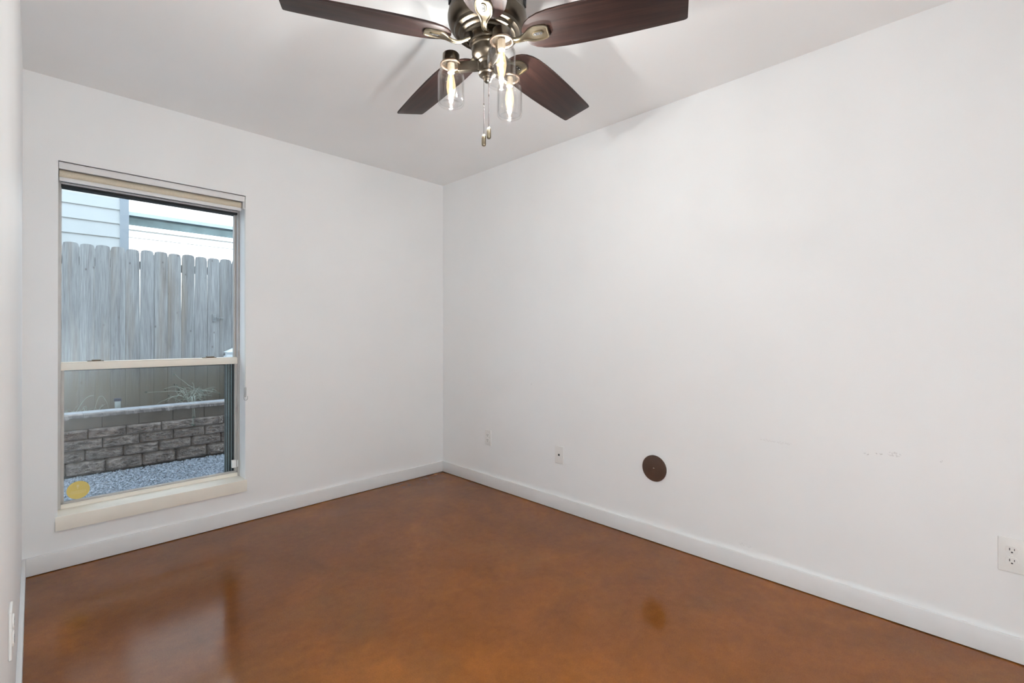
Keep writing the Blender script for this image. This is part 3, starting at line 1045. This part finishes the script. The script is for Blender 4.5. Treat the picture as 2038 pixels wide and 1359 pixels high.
ub = thing('utility_box', 'small white box with a sloping lid in front of the fence at right', 'box', (-0.78, 3.08, 0.372))
bm = bm_new()
box(bm, (-0.078, -0.05, 0.0), (0.14, 0.045, 0.585), 0.004)
box(bm, (-0.092, -0.064, 0.530), (0.154, 0.055, 0.545), 0.003)
obj('box_body', bm, M['ubox'], ub, R(40))
bm = bm_new()
prism(bm, [(-0.064, 0.585), (0.055, 0.585), (0.055, 0.590), (-0.064, 0.590)], -0.092, 0.154)
vs = bm.verts[:]
for v in vs:                                # prism runs along z: stand it along x, with a raised hip
    x, y, z = v.co
    v.co = (z, x, y)
n0 = [bm.verts.new(p) for p in ((-0.094, -0.066, 0.588), (0.156, -0.066, 0.588), (0.156, 0.057, 0.588), (-0.094, 0.057, 0.588))]
n1 = [bm.verts.new(p) for p in ((-0.010, -0.030, 0.632), (0.130, -0.030, 0.640), (0.130, 0.030, 0.640), (-0.010, 0.030, 0.632))]
bm.faces.new(list(reversed(n0)))
bm.faces.new(n1)
for k in range(4):
    bm.faces.new((n0[k], n0[(k + 1) % 4], n1[(k + 1) % 4], n1[k]))
obj('box_lid', bm, M['ubox'], ub)

# solar stake light
sk = thing('stake_light', 'small solar stake light with dark cap behind the retaining wall', 'garden light', (-1.860, 2.95, 0.365))
bm = bm_new()
lathe(bm, [(0.0, 0.1570), (0.026, 0.1565), (0.0305, 0.150), (0.0305, 0.143), (0.028, 0.128), (0.0, 0.128)], 28)
obj('lamp_cap', bm, M['stake_cap'], sk, R(40))
bm = bm_new()
lathe(bm, [(0.0, 0.128), (0.024, 0.128), (0.0235, 0.062), (0.018, 0.055), (0.0, 0.055)], 24)
obj('lens', bm, M['stake_lens'], sk, R(40))
bm = bm_new()
tube(bm, [(0, 0, -0.05), (0, 0, 0.056)], 0.006, 8)
obj('stake', bm, M['stake_cap'], sk, R(50))

# dry weeds
def arc(p0, p1, sag, n=9, wob=0.0):
    p0, p1 = Vector(p0), Vector(p1)
    pts = []
    for k in range(n):
        t = k / (n - 1)
        p = p0.lerp(p1, t)
        p.z += sag * 4 * t * (1 - t)
        p += Vector((rn.uniform(-wob, wob), rn.uniform(-wob, wob), rn.uniform(-wob, wob)))
        pts.append(p)
    return pts

def leaf(bm, p, s):
    a = rn.uniform(0, 6.28)
    d = Vector((math.cos(a), math.sin(a) * 0.5, rn.uniform(-0.6, 0.6))).normalized() * s
    n = d.cross(Vector((rn.uniform(-1, 1), 1, rn.uniform(-1, 1)))).normalized() * s * 0.35
    q = [bm.verts.new(p), bm.verts.new(p + d * 0.5 + n), bm.verts.new(p + d), bm.verts.new(p + d * 0.5 - n)]
    bm.faces.new(q)
    r = bm.verts.new(p + d * 0.5 + n.cross(d).normalized() * s * 0.08)
    for i in range(4):
        bm.faces.new((q[i], q[(i + 1) % 4], r))

wd = thing('dry_weed', 'tangled dry weed spilling over the retaining wall cap', 'plant', (-1.24, 2.96, 0.372))
bm = bm_new()
lf = bm_new()
B = (0.0, 0.0, 0.0)
stems = [((0.05, 0, 0.19), (-0.146, -0.02, 0.366), -0.01), ((-0.03, 0, 0.16), (-0.38, -0.03, 0.186), 0.012), ((-0.08, 0, 0.13), (-0.315, -0.04, 0.05), 0.02),
         (B, (-0.14, -0.02, 0.25), 0.03), (B, (0.02, 0.02, 0.22), 0.02), (B, (0.12, -0.02, 0.16), 0.10), (B, (0.14, -0.03, 0.07), 0.15),
         ((0.02, 0, 0.17), (0.29, -0.02, 0.115), 0.02), ((0.02, 0, 0.15), (0.22, -0.02, 0.14), 0.015), (B, (-0.10, -0.05, 0.19), 0.05),
         (B, (-0.06, -0.03, 0.22), 0.03), ((-0.05, 0, 0.19), (-0.24, -0.02, 0.21), 0.03),
         ((0.0, -0.05, 0.07), (-0.04, -0.33, -0.17), 0.15), ((0.04, -0.05, 0.08), (-0.035, -0.34, -0.15), 0.14),
         ((-0.02, -0.05, 0.06), (-0.02, -0.325, -0.08), 0.12)]
for a, b, s in stems:
    pts = arc(a, b, s, 10, 0.004)
    tube(bm, pts, [0.0030 - 0.0016 * k / 9 for k in range(10)], 5)
    leaf(lf, pts[-1], 0.03)
for k in range(30):                         # curling stalks in the middle of the tangle
    p = Vector((rn.uniform(-0.09, 0.12), rn.uniform(-0.05, 0.04), rn.uniform(0.01, 0.16)))
    ang = rn.uniform(0, 6.28)
    turn = rn.uniform(-0.55, 0.55)
    pts = [p.copy()]
    for q in range(9):
        ang += turn + rn.uniform(-0.12, 0.12)
        p = p + Vector((math.cos(ang) * 0.021, rn.uniform(-0.008, 0.008), math.sin(ang) * 0.021))
        p.z = max(p.z, 0.004)
        pts.append(p.copy())
    tube(bm, pts, 0.0015 + 0.0006 * rn.random(), 5)
    if k % 2:
        leaf(lf, pts[-1], rn.uniform(0.012, 0.026))
for k in range(26):
    leaf(lf, Vector((rn.uniform(-0.16, 0.12), rn.uniform(-0.06, 0.05), rn.uniform(0.02, 0.24))), rn.uniform(0.012, 0.026))
obj('weed_stems', bm, M['weed'], wd)
obj('weed_leaves', lf, M['weed_leaf'], wd)

w2 = thing('dry_grass_tuft', 'small dry grass tuft with one arching stalk left of the stake light', 'plant', (-2.20, 3.0, 0.372))
bm = bm_new()
tube(bm, arc((0.02, 0, 0.0), (0.16, -0.02, 0.19), 0.06, 10, 0.002), 0.0022, 5)
tube(bm, arc((0.20, 0.0, 0.17), (0.275, 0.0, 0.05), 0.05, 10, 0.002), 0.0012, 5)
tube(bm, arc((0.16, 0.02, 0.0), (0.20, 0.0, 0.17), 0.02, 8, 0.002), 0.0012, 5)
for k in range(26):
    x = rn.uniform(-0.06, 0.22)
    tube(bm, arc((x, rn.uniform(-0.03, 0.03), 0.0), (x + rn.uniform(-0.07, 0.07), rn.uniform(-0.05, 0.03), rn.uniform(0.04, 0.10)), 0.02, 6), 0.0014, 4)
obj('grass_blades', bm, M['weed'], w2)

# neighbouring house with lap siding and a corner board
nh = thing('neighbour_house', 'pale blue lap sided house behind the fence at upper left of the window', 'house', (-3.5, 4.6, 0.372))
bm = bm_new()
XE = -1.684
z = 2.41 - 0.18 * 11
while z < 6.2:
    vs = [bm.verts.new((x + 3.5, y, zz - 0.372)) for x, y, zz in
          ((-7.5, -0.016, z), (XE, -0.016, z), (XE, -0.002, z + 0.183), (-7.5, -0.002, z + 0.183),
           (-7.5, 0.03, z), (XE, 0.03, z), (XE, 0.03, z + 0.183), (-7.5, 0.03, z + 0.183))]
    for q in ((0, 1, 2, 3), (4, 7, 6, 5), (0, 4, 5, 1), (3, 2, 6, 7), (0, 3, 7, 4), (1, 5, 6, 2)):
        bm.faces.new([vs[i] for i in q])
    z += 0.18
obj('lap_siding', bm, M['siding'], nh)
bm = bm_new()
box(bm, (XE + 3.5, -0.024, 0.0), (-1.5925 + 3.5, 0.10, 5.8), 0.003)
obj('corner_board', bm, M['corner_board'], nh, R(40))
bm = bm_new()
box(bm, (-4.0, 0.031, 0.0), (1.905, 2.6, 5.8))
obj('house_walls', bm, M['siding'], nh)

fh = thing('far_house', 'sunlit white house with a long narrow window beyond the fence', 'house', (0.5, 8.5, 0.372))
bm = bm_new()
Z0 = 0.372
def flap(za, zb, y0=-0.012):
    box(bm, (-4.5, y0, za - Z0), (5.5, 0.05, zb - Z0))
zz = 3.06
box(bm, (-4.5, 0.0, 0.0), (5.5, 3.0, 3.29 - Z0))
box(bm, (-4.5, 0.0, 3.56 - Z0), (5.5, 3.0, 6.5))
box(bm, (-4.5, 0.06, 3.29 - Z0), (5.5, 3.0, 3.56 - Z0))
k = 0
while zz - 0.14 * k > 0.5:
    zb = zz - 0.14 * k
    flap(zb - 0.134, zb, -0.014)
    k += 1
flap(3.068, 3.19, -0.034)
flap(3.79, 4.0, -0.014)
flap(3.568, 3.782, -0.010)
obj('white_walls', bm, M['white_siding'], fh)
fw = bm_new()
box(fw, (-4.0, -0.03, 3.512 - Z0), (5.0, 0.05, 3.566 - Z0), 0.004)
box(fw, (-4.0, -0.035, 3.490 - Z0), (5.0, 0.05, 3.512 - Z0), 0.004)
wf = obj('window_frame', fw, M['blue_frame'], fh)
bm = bm_new()
box(bm, (-4.0, 0.02, 3.28 - Z0), (5.0, 0.055, 3.512 - Z0))
obj('window_pane', bm, M['teal_glass'], wf)
bm = bm_new()
box(bm, (-4.0, -0.075, 3.213 - Z0), (5.0, 0.05, 3.292 - Z0), 0.004)
obj('window_ledge', bm, M['white_siding'], fh)
